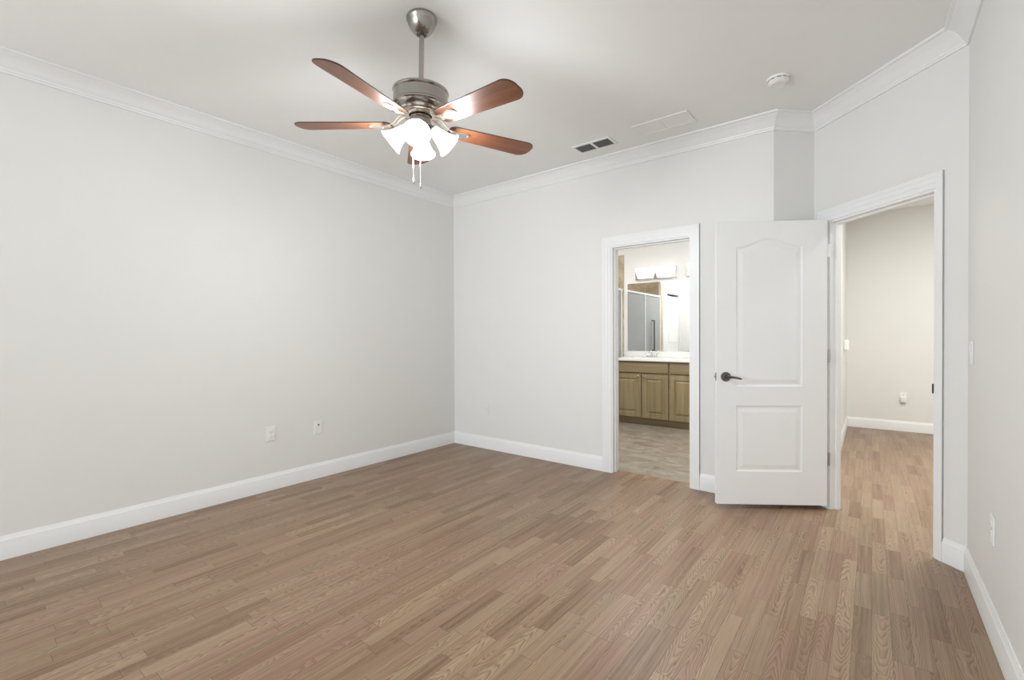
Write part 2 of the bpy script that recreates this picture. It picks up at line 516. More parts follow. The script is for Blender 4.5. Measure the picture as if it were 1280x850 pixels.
def casing(i, d0, d1, wl, wr, head, name, label, depth, wh=0.085):
    """Jamb lining and stepped casing round an opening in wall i."""
    bm = bmesh.new()
    for (a, b) in ((d0 - 0.004, d0 + 0.012), (d1 - 0.012, d1 + 0.004)):
        plan_box(bm, i, a, b, 0.0005, -depth, 0, head)
    plan_box(bm, i, d0 + 0.012, d1 - 0.012, 0.0005, -depth, head - 0.014, head + 0.004)
    # stop strips
    plan_box(bm, i, d0 + 0.012, d0 + 0.022, -0.04, -0.07, 0, head - 0.014)
    plan_box(bm, i, d1 - 0.022, d1 - 0.012, -0.04, -0.07, 0, head - 0.014)
    plan_box(bm, i, d0 + 0.022, d1 - 0.022, -0.04, -0.07, head - 0.026, head - 0.014)
    # casing: inner thin step, outer thick step
    for (w, sgn, d) in ((wl, -1, d0), (wr, 1, d1)):
        a, b = sorted((d, d + sgn * w)); plan_box(bm, i, a, b, 0, 0.008, 0, head + wh)
        a, b = sorted((d + sgn * w * 0.35, d + sgn * w)); plan_box(bm, i, a, b, 0, 0.011, 0, head + wh)
        a, b = sorted((d + sgn * w * 0.72, d + sgn * w)); plan_box(bm, i, a, b, 0, 0.0135, 0, head + wh)
    plan_box(bm, i, d0, d1, 0, 0.008, head, head + wh)
    plan_box(bm, i, d0 - wl * .35, d1 + wr * .35, 0, 0.011, head + wh * .35, head + wh)
    plan_box(bm, i, d0 - wl * .72, d1 + wr * .72, 0, 0.0135, head + wh * .72, head + wh)
    return struct(name, bm, M_TRIM, label)


casing(1, BATH_D[0], BATH_D[1], CW, 0.068, HEAD, 'trim_6', 'white door casing around the bathroom doorway', 0.125)
tr7 = casing(3, ENT_D[0], ENT_D[1], 0.088, 0.042, HEAD, 'trim_7', 'white door casing around the entry doorway', 0.085)
# strike plate on the latch side of the entry jamb
bm = bmesh.new()
plan_box(bm, 3, ENT_D[1] - 0.0145, ENT_D[1] - 0.0115, 0.0, -0.035, 0.912, 0.965)
plan_box(bm, 3, ENT_D[1] - 0.0145, ENT_D[1] - 0.0115, 0.0, 0.008, 0.912, 0.965)
link('strike_plate', bm, M_SLOT, tr7)
# latch plate, bathroom jamb
# ---- hall beyond the entry doorway
HX, HY = -0.275, 7.72
bm = bmesh.new(); prism(bm, [(HX, 4.045), (HX, HY), (HX - 0.09, HY), (HX - 0.09, 4.15)], 0, CEIL)
struct('wall_hall_left', bm, M_BATHWALL, 'bright hall wall seen edge-on past the open door')
bm = bmesh.new(); box(bm, HX - 0.09, 2.1, HY, HY + 0.1, 0, CEIL)
struct('wall_hall_back', bm, M_WALL, 'cream wall at the far end of the hall')
bm = bmesh.new(); box(bm, 2.0, 2.1, 2.2, HY, 0, CEIL)
struct('wall_hall_right', bm, M_WALL, 'hall wall on the far side, out of the doorway view')
bm = bmesh.new(); box(bm, XR + 0.12, 2.0, 2.2, 2.3, 0, CEIL)
struct('wall_hall_front', bm, M_WALL, 'hall wall behind the right bedroom wall')
bm = bmesh.new()
sweep(bm, BASE, lambda o: (HX + o, 4.06), lambda o: (HX + o, HY - o)); struct('baseboard_hall_left', bm, M_TRIM, 'white baseboard of the hall side wall beside the open door', smooth=25)
bm = bmesh.new()
sweep(bm, BASE, lambda o: (HX + o, HY - o), lambda o: (2.0, HY - o)); struct('baseboard_hall_back', bm, M_TRIM, 'white baseboard along the far hall wall', smooth=25)

# ---- bathroom shell
BY, BX0, BX1, SHX, SHY = 6.67, -4.25, -0.70, -3.035, 5.05
bm = bmesh.new(); box(bm, BX0 - 0.1, BX1 + 0.1, BY, BY + 0.1, 0, CEIL)
struct('wall_bath_back', bm, M_BATHWALL, 'white bathroom wall carrying the mirror and light bar')
bm = bmesh.new(); box(bm, BX1, BX1 + 0.06, 3.97, BY, 0, CEIL)
struct('wall_bath_right', bm, M_BATHWALL, 'white bathroom wall to the right of the vanity')
bm = bmesh.new(); box(bm, BX0 - 0.1, BX0, SHY - 0.1, BY, 0, CEIL)
struct('wall_bath_left', bm, M_BATHWALL, 'white wall behind the shower')
bm = bmesh.new(); box(bm, BX0, SHX - 0.03, SHY - 0.1, SHY, 0, CEIL)
struct('wall_shower_end', bm, M_BATHWALL, 'end wall of the shower seen in the mirror')
bm = bmesh.new()
box(bm, SHX - 0.1, SHX, 4.70, SHY, 0, CEIL); box(bm, SHX - 0.1, SHX, 3.96, 4.03, 0, CEIL); box(bm, SHX - 0.1, SHX, 4.03, 4.70, 2.03, CEIL)
box(bm, SHX - 0.3, SHX - 0.2, 3.96, SHY - 0.1, 0, CEIL)
struct('wall_bath_closet', bm, M_BATHWALL, 'white bathroom wall with a closet door, seen in the mirror')
bm = bmesh.new()
box(bm, BX0, -3.009, BY - 0.012, BY, 0, 2.474); box(bm, BX0, BX0 + 0.012, SHY, BY - 0.012, 0, 2.474); box(bm, BX0 + 0.012, SHX - 0.03, SHY, SHY + 0.012, 0, 2.474); box(bm, SHX + 0.0005, SHX + 0.008, 4.93, SHY + 0.012, 0, 2.474)
struct('wall_shower_tile', bm, M_TILE, 'tan stone tile lining the shower walls')
bm = bmesh.new()
box(bm, SHX - 0.035, SHX - 0.005, 4.045, 4.685, 0.01, 1.985)
for z0, z1 in ((0.2, 0.95), (1.1, 1.85)):
    for y0, y1 in ((4.11, 4.34), (4.39, 4.62)):
        box(bm, SHX - 0.006, SHX + 0.002, y0, y1, z0, z1)
door2 = struct('door_2', bm, M_DOOR, 'white panelled closet door seen only in the bathroom mirror', bevel=0.004)

# ------------------------------------------------------------------ entry door leaf
DA = rad(34.4)
U = Vector((-cos(DA), -sin(DA), 0)); N = Vector((sin(DA), -cos(DA), 0))
LEAF_O = Vector((-0.247, 3.978, 0.0))
DM = Matrix(((U.x, N.x, 0, LEAF_O.x), (U.y, N.y, 0, LEAF_O.y), (0, 0, 1, 0.0), (0, 0, 0, 1)))   # local: u, n, z
U0, U1, LZ0, LZ1, LT = 0.027, 0.787, 0.033, 2.047, 0.035


def panel_outline(u0, u1, z0, z1, arch=0.0):
    pts = [(u0, z0), (u1, z0), (u1, z1)]
    if arch > 0:
        n = 18
        for k in range(1, n):
            t = k / n; x = u1 + (u0 - u1) * t
            s = abs(2 * t - 1)
            q = max(0.0, 1 - s / 0.86)
            pts.append((x, z1 + arch * (q * q * (3 - 2 * q)) ** 0.85))
    pts.append((u0, z1))
    return pts


def inset(pts, d):
    n = len(pts); out = []
    for k in range(n):
        p0, p, p1 = Vector(pts[k - 1]), Vector(pts[k]), Vector(pts[(k + 1) % n])
        a = (p - p0).normalized(); b = (p1 - p).normalized()
        na = Vector((-a.y, a.x)); nb = Vector((-b.y, b.x))
        out.append(tuple(p + (na + nb) * (d / (1 + na.dot(nb)))))
    return out


def panel_face(bm, u0, u1, z0, z1, panels, y, s):
    """One moulded face of a door at local y, its recesses going along s*y."""
    outer = [bm.verts.new((a, y, b)) for a, b in ((u0, z0), (u1, z0), (u1, z1), (u0, z1))]
    edges = [bm.edges.new((outer[k], outer[(k + 1) % 4])) for k in range(4)]
    for pl in panels:
        loops = []
        for d, dep in ((0, 0), (0.006, 0.004), (0.015, 0.006), (0.020, 0.006), (0.048, 0.001)):
            loops.append([bm.verts.new((a, y + s * dep, b)) for a, b in (inset(pl, d) if d else pl)])
        n = len(pl)
        edges += [bm.edges.new((loops[0][k], loops[0][(k + 1) % n])) for k in range(n)]
        for A, B in zip(loops, loops[1:]):
            for k in range(n):
                bm.faces.new((A[k], A[(k + 1) % n], B[(k + 1) % n], B[k]))
        bm.faces.new(loops[-1])
    fill_faces(bm, edges)
    return outer


bm = bmesh.new()
PAN = [panel_outline(0.197, 0.652, 0.875, 1.868, 0.058), panel_outline(0.197, 0.652, 0.268, 0.738)]
fo = panel_face(bm, U0, U1, LZ0, LZ1, PAN, LT, -1)
bo = panel_face(bm, U0, U1, LZ0, LZ1, PAN, 0.0, 1)
for k in range(4):
    bm.faces.new((fo[k], fo[(k + 1) % 4], bo[(k + 1) % 4], bo[k]))
door = struct('door_1', bm, M_DOOR, 'open white two-panel arch-top door swung into the room')
door.matrix_world = DM
# hinges: barrel and leaf in the gap at the hinge edge
for z in (0.36, 1.09, 1.83):
    bm = bmesh.new()
    tube(bm, [(U0 - 0.012, LT - 0.001, z - 0.045), (U0 - 0.012, LT - 0.001, z + 0.045)], 0.0065, 12)
    box(bm, U0 - 0.012, U0 + 0.0004, LT - 0.028, LT - 0.001, z - 0.045, z + 0.045)
    h = link('hinge', bm, M_HINGE if z < 1.5 else M_TRIM, door, smooth=30)
    if z < 1.5:
        h['label'] = 'grey steel hinge'
# lever handle
hu, hz = 0.725, 0.944
bm = bmesh.new()
RX = Matrix.Translation((hu, LT, hz)) @ Matrix.Rotation(rad(-90), 4, 'X')
lathe(bm, [(0, 0), (0.034, 0), (0.034, 0.004), (0.031, 0.009), (0.022, 0.011), (0.012, 0.013), (0.0115, 0.036), (0, 0.036)], 28, RX)
hd = link('handle', bm, M_DARKMETAL, door, smooth=35); hd['label'] = 'dark nickel lever handle'
bm = bmesh.new()
pts = [(hu + 0.008, LT + 0.044, hz), (hu, LT + 0.045, hz), (hu - 0.02, LT + 0.046, hz), (hu - 0.04, LT + 0.047, hz - 0.002), (hu - 0.062, LT + 0.047, hz - 0.005), (hu - 0.085, LT + 0.045, hz - 0.0115), (hu - 0.093, LT + 0.043, hz - 0.015)]
tube(bm, pts, [0.010, 0.012, 0.0095, 0.0085, 0.008, 0.007, 0.004], 12)
link('lever', bm, M_DARKMETAL, hd, smooth=50)
bm = bmesh.new()
RX = Matrix.Translation((hu, 0, hz)) @ Matrix.Rotation(rad(90), 4, 'X')
lathe(bm, [(0, 0), (0.034, 0), (0.034, 0.004), (0.031, 0.009), (0.012, 0.013), (0.0115, 0.045), (0, 0.045)], 28, RX)
tube(bm, [(hu, -0.045, hz), (hu - 0.02, -0.046, hz), (hu - 0.08, -0.047, hz - 0.006), (hu - 0.115, -0.043, hz - 0.016)], [0.011, 0.0095, 0.008, 0.004], 12)
link('handle', bm, M_DARKMETAL, door, smooth=35)
bm = bmesh.new(); box(bm, U1 - 0.0005, U1 + 0.0012, 0.006, LT - 0.006, hz - 0.0285, hz + 0.0285); box(bm, U1, U1 + 0.009, 0.011, LT - 0.011, hz - 0.008, hz + 0.008)
lp = link('latch_plate', bm, M_HINGE, door); lp['label'] = 'small steel latch plate on the door edge'

# ------------------------------------------------------------------ ceiling fan
FX, FY = -1.788, 1.570
FAN = thing('ceiling_fan', 'brushed nickel ceiling fan with five cherry wood blades and four lit glass shades', 'ceiling fan', (FX, FY, CEIL))
# local z = 0 at the ceiling; everything below the canopy's ball hangs a little out of plumb
TILT = Matrix.Translation((0, 0, -0.075)) @ Vector((0, 0, 1)).rotation_difference(Vector((0.061, -0.024, 1))).to_matrix().to_4x4() @ Matrix.Translation((0, 0, 0.087))
bm = bmesh.new()
lathe(bm, [(0, -0.0005), (0.074, -0.0005), (0.0765, -0.006), (0.0755, -0.014), (0.072, -0.020), (0.069, -0.032), (0.060, -0.052), (0.047, -0.070), (0.036, -0.080), (0.026, -0.085), (0.024, -0.080), (0, -0.078)], 40)
link('canopy', bm, M_NICKEL, FAN, smooth=50)
bm = bmesh.new()
tube(bm, [(0, 0, -0.075), (0, 0, -0.375)], 0.0125, 18)
lathe(bm, [(0.0125, -0.33), (0.021, -0.335), (0.023, -0.365), (0.0125, -0.367)], 20)
link('downrod', bm, M_NICKEL, FAN, smooth=40).matrix_local = TILT
bm = bmesh.new()
lathe(bm, [(0, -0.355), (0.05, -0.357), (0.098, -0.360), (0.128, -0.364), (0.138, -0.370), (0.141, -0.378), (0.1385, -0.383), (0.1355, -0.386), (0.1365, -0.436), (0.140, -0.440), (0.1405, -0.448), (0.137, -0.453), (0.126, -0.456), (0.118, -0.472), (0.104, -0.481), (0, -0.482)], 56)
link('motor_housing', bm, M_NICKEL, FAN, smooth=35).matrix_local = TILT
# vented ring under the motor
bm = bmesh.new()
lathe(bm, [(0.058, -0.480), (0.102, -0.482), (0.104, -0.487), (0.100, -0.491), (0.094, -0.491), (0.094, -0.4885), (0.068, -0.4885), (0.068, -0.492), (0.058, -0.492)], 48)
for k in range(12):
    a = 2 * pi * k / 12
    box(bm, 0.066, 0.096, -0.006, 0.006, -0.4915, -0.487, Matrix.Rotation(a, 4, 'Z'))
link('vent_ring', bm, M_IRON, FAN, smooth=30).matrix_local = TILT
bm = bmesh.new()
lathe(bm, [(0, -0.488), (0.048, -0.489), (0.0515, -0.494), (0.0515, -0.506), (0.0485, -0.508), (0.0485, -0.512), (0.0515, -0.514), (0.0515, -0.548), (0.047, -0.556), (0.036, -0.562), (0.02, -0.566), (0.011, -0.578), (0, -0.580)], 40)
link('switch_housing', bm, M_NICKEL, FAN, smooth=35).matrix_local = TILT

PH = rad(932.325)
BR0, BR1 = 0.150, 0.660


def blade_outline():
    pts = []
    hw0, hw1 = 0.054, 0.069
    # tip, two rounded corners
    for cy, a0, rr in ((hw1 - 0.058, 90, 0.058), (-(hw1 - 0.052), 0, 0.052)):
        seq = range(0, 10)
        for k in seq:
            a = rad(a0 - 90 * k / 9)
            pts.append((BR1 - rr + rr * cos(a), cy + rr * sin(a)))
    for cy, a0, rr in ((-(hw0 - 0.03), -90, 0.03), (hw0 - 0.03, 180, 0.03)):
        for k in range(0, 7):
            a = rad(a0 - 90 * k / 6)
            pts.append((BR0 + rr + rr * cos(a), cy + rr * sin(a)))
    return pts


def blade_bm():
    bm = bmesh.new()
    o = blade_outline(); n = len(o)
    i_ = inset(o, -0.003) if False else [(x * 0.994 + 0.0025, y * 0.955) for x, y in o]
    t = 0.0032
    lo = [bm.verts.new((x, y, -t)) for x, y in i_]; m0 = [bm.verts.new((x, y, -t * .55)) for x, y in o]
    m1 = [bm.verts.new((x, y, t * .55)) for x, y in o]; hi = [bm.verts.new((x, y, t)) for x, y in i_]
    bm.faces.new(lo); bm.faces.new(hi)
    for A, B in ((lo, m0), (m0, m1), (m1, hi)):
        for k in range(n):
            f = bm.faces.new((A[k], A[(k + 1) % n], B[(k + 1) % n], B[k])); f.material_index = 1
    return bm


def iron_bm():
    bm = bmesh.new()
    z0, z1 = -0.0085, -0.0035
    # spade-shaped ring screwed under the blade
    out = []
    for k in range(28):
        a = 2 * pi * k / 28
        x = 0.222 + 0.052 * cos(a); w = 0.036 * (0.55 + 0.45 * (0.5 + 0.5 * cos(a)))
        out.append((x, w * sin(a)))
    inn = [(0.226 + (x - 0.222) * 0.60, y * 0.56) for x, y in out]
    n = len(out)
    for zz in (z0, z1):
        pass
    V = {}
    for nm, pl in (('o', out), ('i', inn)):
        for zz in (z0, z1):
            V[nm, zz] = [bm.verts.new((x, y, zz)) for x, y in pl]
    for k in range(n):
        k2 = (k + 1) % n
        bm.faces.new((V['o', z0][k], V['o', z0][k2], V['o', z1][k2], V['o', z1][k]))
        bm.faces.new((V['i', z0][k], V['i', z1][k], V['i', z1][k2], V['i', z0][k2]))
        bm.faces.new((V['o', z0][k], V['i', z0][k], V['i', z0][k2], V['o', z0][k2]))
        bm.faces.new((V['o', z1][k], V['o', z1][k2], V['i', z1][k2], V['i', z1][k]))
    # flat tongue to the blade's middle and the two-legged arm up to the motor
    prism(bm, [(0.165, -0.010), (0.25, -0.016), (0.25, 0.016), (0.165, 0.010)], z0 - 0.0005, z1)
    for s in (-1, 1):
        tube(bm, [(0.19, s * 0.012, -0.006), (0.165, s * 0.014, -0.004), (0.135, s * 0.018, 0.012), (0.11, s * 0.022, 0.036), (0.088, s * 0.024, 0.048)], [0.006, 0.0065, 0.0065, 0.0065, 0.006], 8)
    tube(bm, [(0.135, -0.018, 0.012), (0.135, 0.018, 0.012)], 0.005, 8)
    for sx, sy in ((0.205, 0.021), (0.205, -0.021), (0.262, 0.0)):
        lathe(bm, [(0, z0 - 0.003), (0.0045, z0 - 0.002), (0.005, z0), (0, z0)], 10, Matrix.Translation((sx, sy, 0)))
    return bm


bl_mesh = ir_mesh = None
for k in range(5):
    a = PH + k * 2 * pi / 5
    mw = TILT @ Matrix.Translation((0, 0, -0.535)) @ Matrix.Rotation(a, 4, 'Z') @ Matrix.Rotation(rad(6.5 if k == 0 else 12), 4, Vector((-1, 0, 0)))
    if bl_mesh is None:
        b = link('blade', blade_bm(), [M_BLADE, M_BLADE_EDGE], FAN); b['label'] = 'dark cherry wood fan blade'
        r = link('blade_iron', iron_bm(), M_IRON, b, smooth=40); r['label'] = 'pale nickel blade bracket'
        bl_mesh, ir_mesh = b, r
    else:
        b = bl_mesh.copy(); C.objects.link(b); b.parent = FAN
        r = ir_mesh.copy(); C.objects.link(r); r.parent = b
    b.matrix_local = mw
# light kit: four bell shades
SH0 = rad(-47)


def shade_bm():
    bm = bmesh.new()
    pr = [(0.022, 0.0), (0.027, 0.004), (0.030, 0.014), (0.033, 0.030), (0.0375, 0.050), (0.044, 0.072), (0.053, 0.094), (0.064, 0.112), (0.0665, 0.115)]
    inner = [(r - 0.003, z) for r, z in reversed(pr[1:])] + [(0.019, 0.003)]
    lathe(bm, pr + inner, 36)
    return bm


for k in range(4):
    a = SH0 + k * pi / 2
    base_p = Vector((0.062 * cos(a), 0.062 * sin(a), -0.556))
    ax = Vector((cos(a) * cos(rad(41)), sin(a) * cos(rad(41)), -sin(rad(41))))
    q = ax.to_track_quat('Z', 'Y').to_matrix().to_4x4()
    mt = Matrix.Translation(base_p) @ q
    bm = bmesh.new()
    tube(bm, [(0.03 * cos(a), 0.03 * sin(a), -0.530), (0.052 * cos(a), 0.052 * sin(a), -0.536), tuple(base_p)], 0.008, 10)
    lathe(bm, [(0, -0.012), (0.019, -0.010), (0.0235, 0.0), (0.0245, 0.012), (0.0225, 0.0125), (0, 0.010)], 20, mt)
    link('light_arm', bm, M_NICKEL, FAN, smooth=40).matrix_local = TILT
    s = link('glass_shade', shade_bm(), M_SHADE, FAN, smooth=60)
    s.matrix_local = TILT @ mt; s['label'] = 'lit white frosted bell shade'
    bm = bmesh.new()
    lathe(bm, [(0, 0.012), (0.012, 0.014), (0.0125, 0.035), (0.018, 0.045), (0.0235, 0.06), (0.024, 0.07), (0.019, 0.084), (0.01, 0.091), (0, 0.093)], 20)
    bu = link('bulb', bm, M_BULB, s, smooth=60)
    pw = Vector((FX, FY, CEIL)) + TILT @ (base_p + ax * 0.137)
    point('fan_bulb_light', pw, FAN_W, 0.045, (0.95, 0.985, 1.0))
    sd = bpy.data.lights.new('fan_bulb_beam', 'SPOT'); sd.energy = SPOT_W; sd.color = (0.95, 0.985, 1.0); sd.shadow_soft_size = 0.045
    sd.spot_size = rad(140); sd.spot_blend = 0.6
    so = bpy.data.objects.new('fan_bulb_beam', sd); C.objects.link(so); so.location = pw
    so.rotation_euler = (TILT.to_3x3() @ ax).to_track_quat('-Z', 'Y').to_euler()
# pull chains
for (cx, cy, zb) in ((-0.058, -0.012, -0.792), (-0.032, 0.012, -0.815)):
    bm = bmesh.new(); tube(bm, [(cx, cy, -0.55), (cx, cy, zb)], 0.0016, 6)
    n = int((-0.58 - zb) / 0.012)
    for q in range(n):
        bmesh.ops.create_icosphere(bm, subdivisions=1, radius=0.0023, matrix=Matrix.Translation((cx, cy, zb + 0.012 * q)))
    ch = link('pull_chain', bm, M_CHROME, FAN, smooth=60); ch['label'] = 'thin white beaded pull chain'
    bm = bmesh.new(); lathe(bm, [(0, zb), (0.003, zb - 0.001), (0.0045, zb - 0.008), (0.006, zb - 0.017), (0.0065, zb - 0.021), (0, zb - 0.022)], 14, Matrix.Translation((cx, cy, 0)))
    lathe(bm, [(0, zb - 0.0215), (0.0068, zb - 0.0225), (0.005, zb - 0.029), (0, zb - 0.031)], 14, Matrix.Translation((cx, cy, 0)))
    link('chain_fob', bm, M_NICKEL, ch, smooth=50)

# ------------------------------------------------------------------ ceiling vents and detector
def vent(name, label, x0, x1, y0, y1, fr, nslat, m_slat, m_back, ang, mid=0.011, sw=0.62):
    cx, cy = (x0 + x1) / 2, (y0 + y1) / 2; w, h = (x1 - x0) / 2, (y1 - y0) / 2
    t = thing(name, label, 'vent', (cx, cy, CEIL))
    bm = bmesh.new()
    for a in ((-w - fr, w + fr, -h - fr, -h), (-w - fr, w + fr, h, h + fr), (-w - fr, -w, -h, h), (w, w + fr, -h, h), (-mid, mid, -h, h)):
        box(bm, *a, -0.008, -0.0005)
    link('frame', bm, M_CEIL, t, bevel=0.002)
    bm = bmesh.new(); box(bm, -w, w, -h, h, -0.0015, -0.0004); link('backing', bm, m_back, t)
    bm = bmesh.new()
    for k in range(nslat):
        y = -h + (k + 0.5) * 2 * h / nslat
        mt = Matrix.Translation((0, y, -0.005)) @ Matrix.Rotation(ang, 4, 'X')
        for a, b in ((-w, -mid), (mid, w)):
            box(bm, a, b, -h / nslat * sw, h / nslat * sw, -0.0005, 0.0005, mt)
    link('louver', bm, m_slat, t)
    return t


vent('ceiling_register', 'dark grey two-bay air register set in the ceiling nearer the fan', -1.995, -1.69, 3.437, 3.572, 0.022, 7, M_LOUVER, M_DUCTSHADE, rad(38))
vent('return_grille', 'ceiling-coloured louvred grille between the dark register and the smoke detector', -1.44, -1.06, 3.385, 3.560, 0.02, 9, M_CEIL, M_CEIL, rad(-4), mid=0.006, sw=0.9)
t = thing('smoke_detector', 'round white smoke detector on the ceiling near the angled corner', 'smoke detector', (-0.465, 3.313, CEIL))
bm = bmesh.new(); lathe(bm, [(0, -0.0005), (0.066, -0.0005), (0.067, -0.008), (0.064, -0.013), (0, -0.013)], 40); link('mounting_plate', bm, M_PLASTIC, t, smooth=40)
bm = bmesh.new(); lathe(bm, [(0, -0.012), (0.054, -0.012), (0.054, -0.019), (0, -0.019)], 40)
link('smoke_slot', bm, M_SLOT, t, smooth=40)
bm = bmesh.new(); lathe(bm, [(0, -0.018), (0.058, -0.018), (0.059, -0.024), (0.052, -0.033), (0.036, -0.038), (0.034, -0.036), (0, -0.037)], 40)
for k in range(10):
    a = 2 * pi * k / 10 + 0.2
    box(bm, 0.047, 0.057, -0.005, 0.005, -0.019, -0.012, Matrix.Rotation(a, 4, 'Z'))
link('cover', bm, M_PLASTIC, t, smooth=40)


# ------------------------------------------------------------------ wall plates
def plate_at(i, d, z, name, label, cat, m=M_PLASTIC, w=0.072, h=0.117):
    """An Empty on wall i: local x along the wall, local -y into the room."""
    p = PTS[i] + seg_dir(i) * d; n = seg_n(i)
    rz = math.atan2(n.x, -n.y)
    t = thing(name, label, cat, (p.x, p.y, z), rz)
    bm = bmesh.new(); box(bm, -w / 2, w / 2, -0.0065, -0.0003, -h / 2, h / 2)
    link('cover_plate', bm, m, t, bevel=0.003)
    return t


def duplex(t, m=M_PLASTIC, ms=M_SLOT):
    for s in (-1, 1):
        bm = bmesh.new()
        zc = s * 0.0195
        lathe(bm, [(0, 0.0060), (0.0165, 0.0060), (0.0165, 0.0085), (0.015, 0.0092), (0, 0.0092)], 24, Matrix.Translation((0, 0, zc)) @ Matrix.Rotation(rad(90), 4, 'X'))
        rc = link('receptacle', bm, m, t, smooth=40)
        bm = bmesh.new()
        for sx, hh in ((-0.006, 0.008), (0.006, 0.0065)):
            box(bm, sx - 0.0012, sx + 0.0012, -0.0096, -0.009, zc + 0.001 - hh / 2 + 0.003, zc + 0.001 + hh / 2 + 0.003)
        tube(bm, [(0, -0.0090, zc - 0.008), (0, -0.0096, zc - 0.008)], 0.0024, 10)
        link('slots', bm, ms, rc)
    bm = bmesh.new(); lathe(bm, [(0, 0.006), (0.003, 0.0064), (0.002, 0.0078), (0, 0.008)], 12, Matrix.Rotation(rad(90), 4, 'X')); link('screw', bm, M_HINGE, t)


t = plate_at(0, 1.747 - REAR_Y, 0.459, 'wall_outlet', 'white duplex outlet low on the long left wall', 'outlet'); duplex(t, ms=M_LOUVER)
t = plate_at(0, 2.155 - REAR_Y, 0.447, 'cable_jack_plate', 'white cable jack plate on the left wall, nearer the corner than the outlet', 'cable jack', M_PLATE)
bm = bmesh.new(); lathe(bm, [(0, 0.006), (0.0065, 0.006), (0.0065, 0.009), (0.0045, 0.009), (0.0045, 0.018), (0, 0.018)], 12, Matrix.Translation((0, 0, 0.022)) @ Matrix.Rotation(rad(90), 4, 'X'))
cn = link('connector', bm, M_DARKMETAL, t); cn['label'] = 'small metal cable connector'
for z in (-0.042, 0.042):
    bm = bmesh.new(); lathe(bm, [(0, 0.006), (0.003, 0.0064), (0.002, 0.0078), (0, 0.008)], 12, Matrix.Translation((0, 0, z)) @ Matrix.Rotation(rad(90), 4, 'X'))
    link('screw', bm, M_PLATE, t)
t = plate_at(1, -3.356 - XL, 0.43, 'wall_outlet', 'wall-coloured outlet low on the back wall near the bare corner', 'outlet', M_WALL); duplex(t, M_WALL, M_WALL)
t = plate_at(4, EY - 2.685, 0.443, 'wall_outlet', 'white outlet low on the right wall above its baseboard', 'outlet'); duplex(t, ms=M_LOUVER)
t = plate_at(4, EY - 3.205, 1.147, 'light_switch', 'white light switch on the right wall beside the entry doorway', 'light switch')
bm = bmesh.new(); box(bm, -0.0165, 0.0165, -0.0095, -0.006, -0.033, 0.033, Matrix.Rotation(rad(2), 4, 'X')); link('rocker', bm, M_PLASTIC, t, bevel=0.0015)
# hall plates
t = thing('wall_outlet', 'white outlet on the far hall wall, seen through the entry doorway', 'outlet', (0.312, HY, 0.445))
bm = bmesh.new(); box(bm, -0.036, 0.036, -0.0065, -0.0003, -0.0585, 0.0585); link('cover_plate', bm, M_PLASTIC, t, bevel=0.003)
duplex(t)
t = thing('plug_in_adapter', 'small white plug-in unit in the hall outlet', 'adapter', (0.312, HY - 0.0105, 0.412))
bm = bmesh.new(); box(bm, -0.028, 0.028, -0.04, 0.0, -0.036, 0.036); link('housing', bm, M_PLASTIC, t, bevel=0.008)
bm = bmesh.new(); box(bm, -0.019, 0.019, -0.043, -0.039, -0.012, 0.026); link('face_cover', bm, M_PLATE, t, bevel=0.002)
t = thing('hall_thermostat', 'small white thermostat on the hall side wall past the open door', 'thermostat', (HX, 7.0, 1.11))
bm = bmesh.new(); box(bm, 0.0003, 0.05, -0.06, 0.06, -0.065, 0.065); link('housing', bm, M_PLASTIC, t, bevel=0.014)
bm = bmesh.new(); box(bm, 0.049, 0.052, -0.03, 0.03, -0.005, 0.04); link('display', bm, M_PLATE, t, bevel=0.001)

# ------------------------------------------------------------------ bathroom furniture
FY0 = 6.13            # face of the cabinet doors
VX0, VX1 = -2.96, -1.68


def cab_panel(bm, x0, x1, z0, z1, y, fr):
    """A raised-panel door: frame at y, recess, raised field; 0.02 thick."""
    o = [(x0, z0), (x1, z0), (x1, z1), (x0, z1)]
    outer = [bm.verts.new((a, y, b)) for a, b in o]
    back = [bm.verts.new((a, y + 0.02, b)) for a, b in o]
    loops = [outer]
    for d, dep in ((fr, 0.0), (fr + 0.003, 0.011), (fr + 0.011, 0.012), (fr + 0.038, 0.002)):
        loops.append([bm.verts.new((a, y + dep, b)) for a, b in inset(o, d)])
    for q, (A, B) in enumerate(zip(loops, loops[1:])):
        for k in range(4):
            f = bm.faces.new((A[k], A[(k + 1) % 4], B[(k + 1) % 4], B[k]))
    bm.faces.new(loops[-1])
    for k in range(4):
        bm.faces.new((outer[k], back[k], back[(k + 1) % 4], outer[(k + 1) % 4]))
    bm.faces.new(back)


def knob(parent, x, z):
    bm = bmesh.new()
    lathe(bm, [(0, 0.0), (0.008, 0.0), (0.0055, 0.008), (0.006, 0.012), (0.014, 0.018), (0.0155, 0.024), (0.011, 0.030), (0, 0.032)], 20, Matrix.Translation((x, FY0, z)) @ Matrix.Rotation(rad(90), 4, 'X'))
    k = link('knob', bm, M_NICKEL, parent, smooth=50); k['label'] = 'round nickel knob'


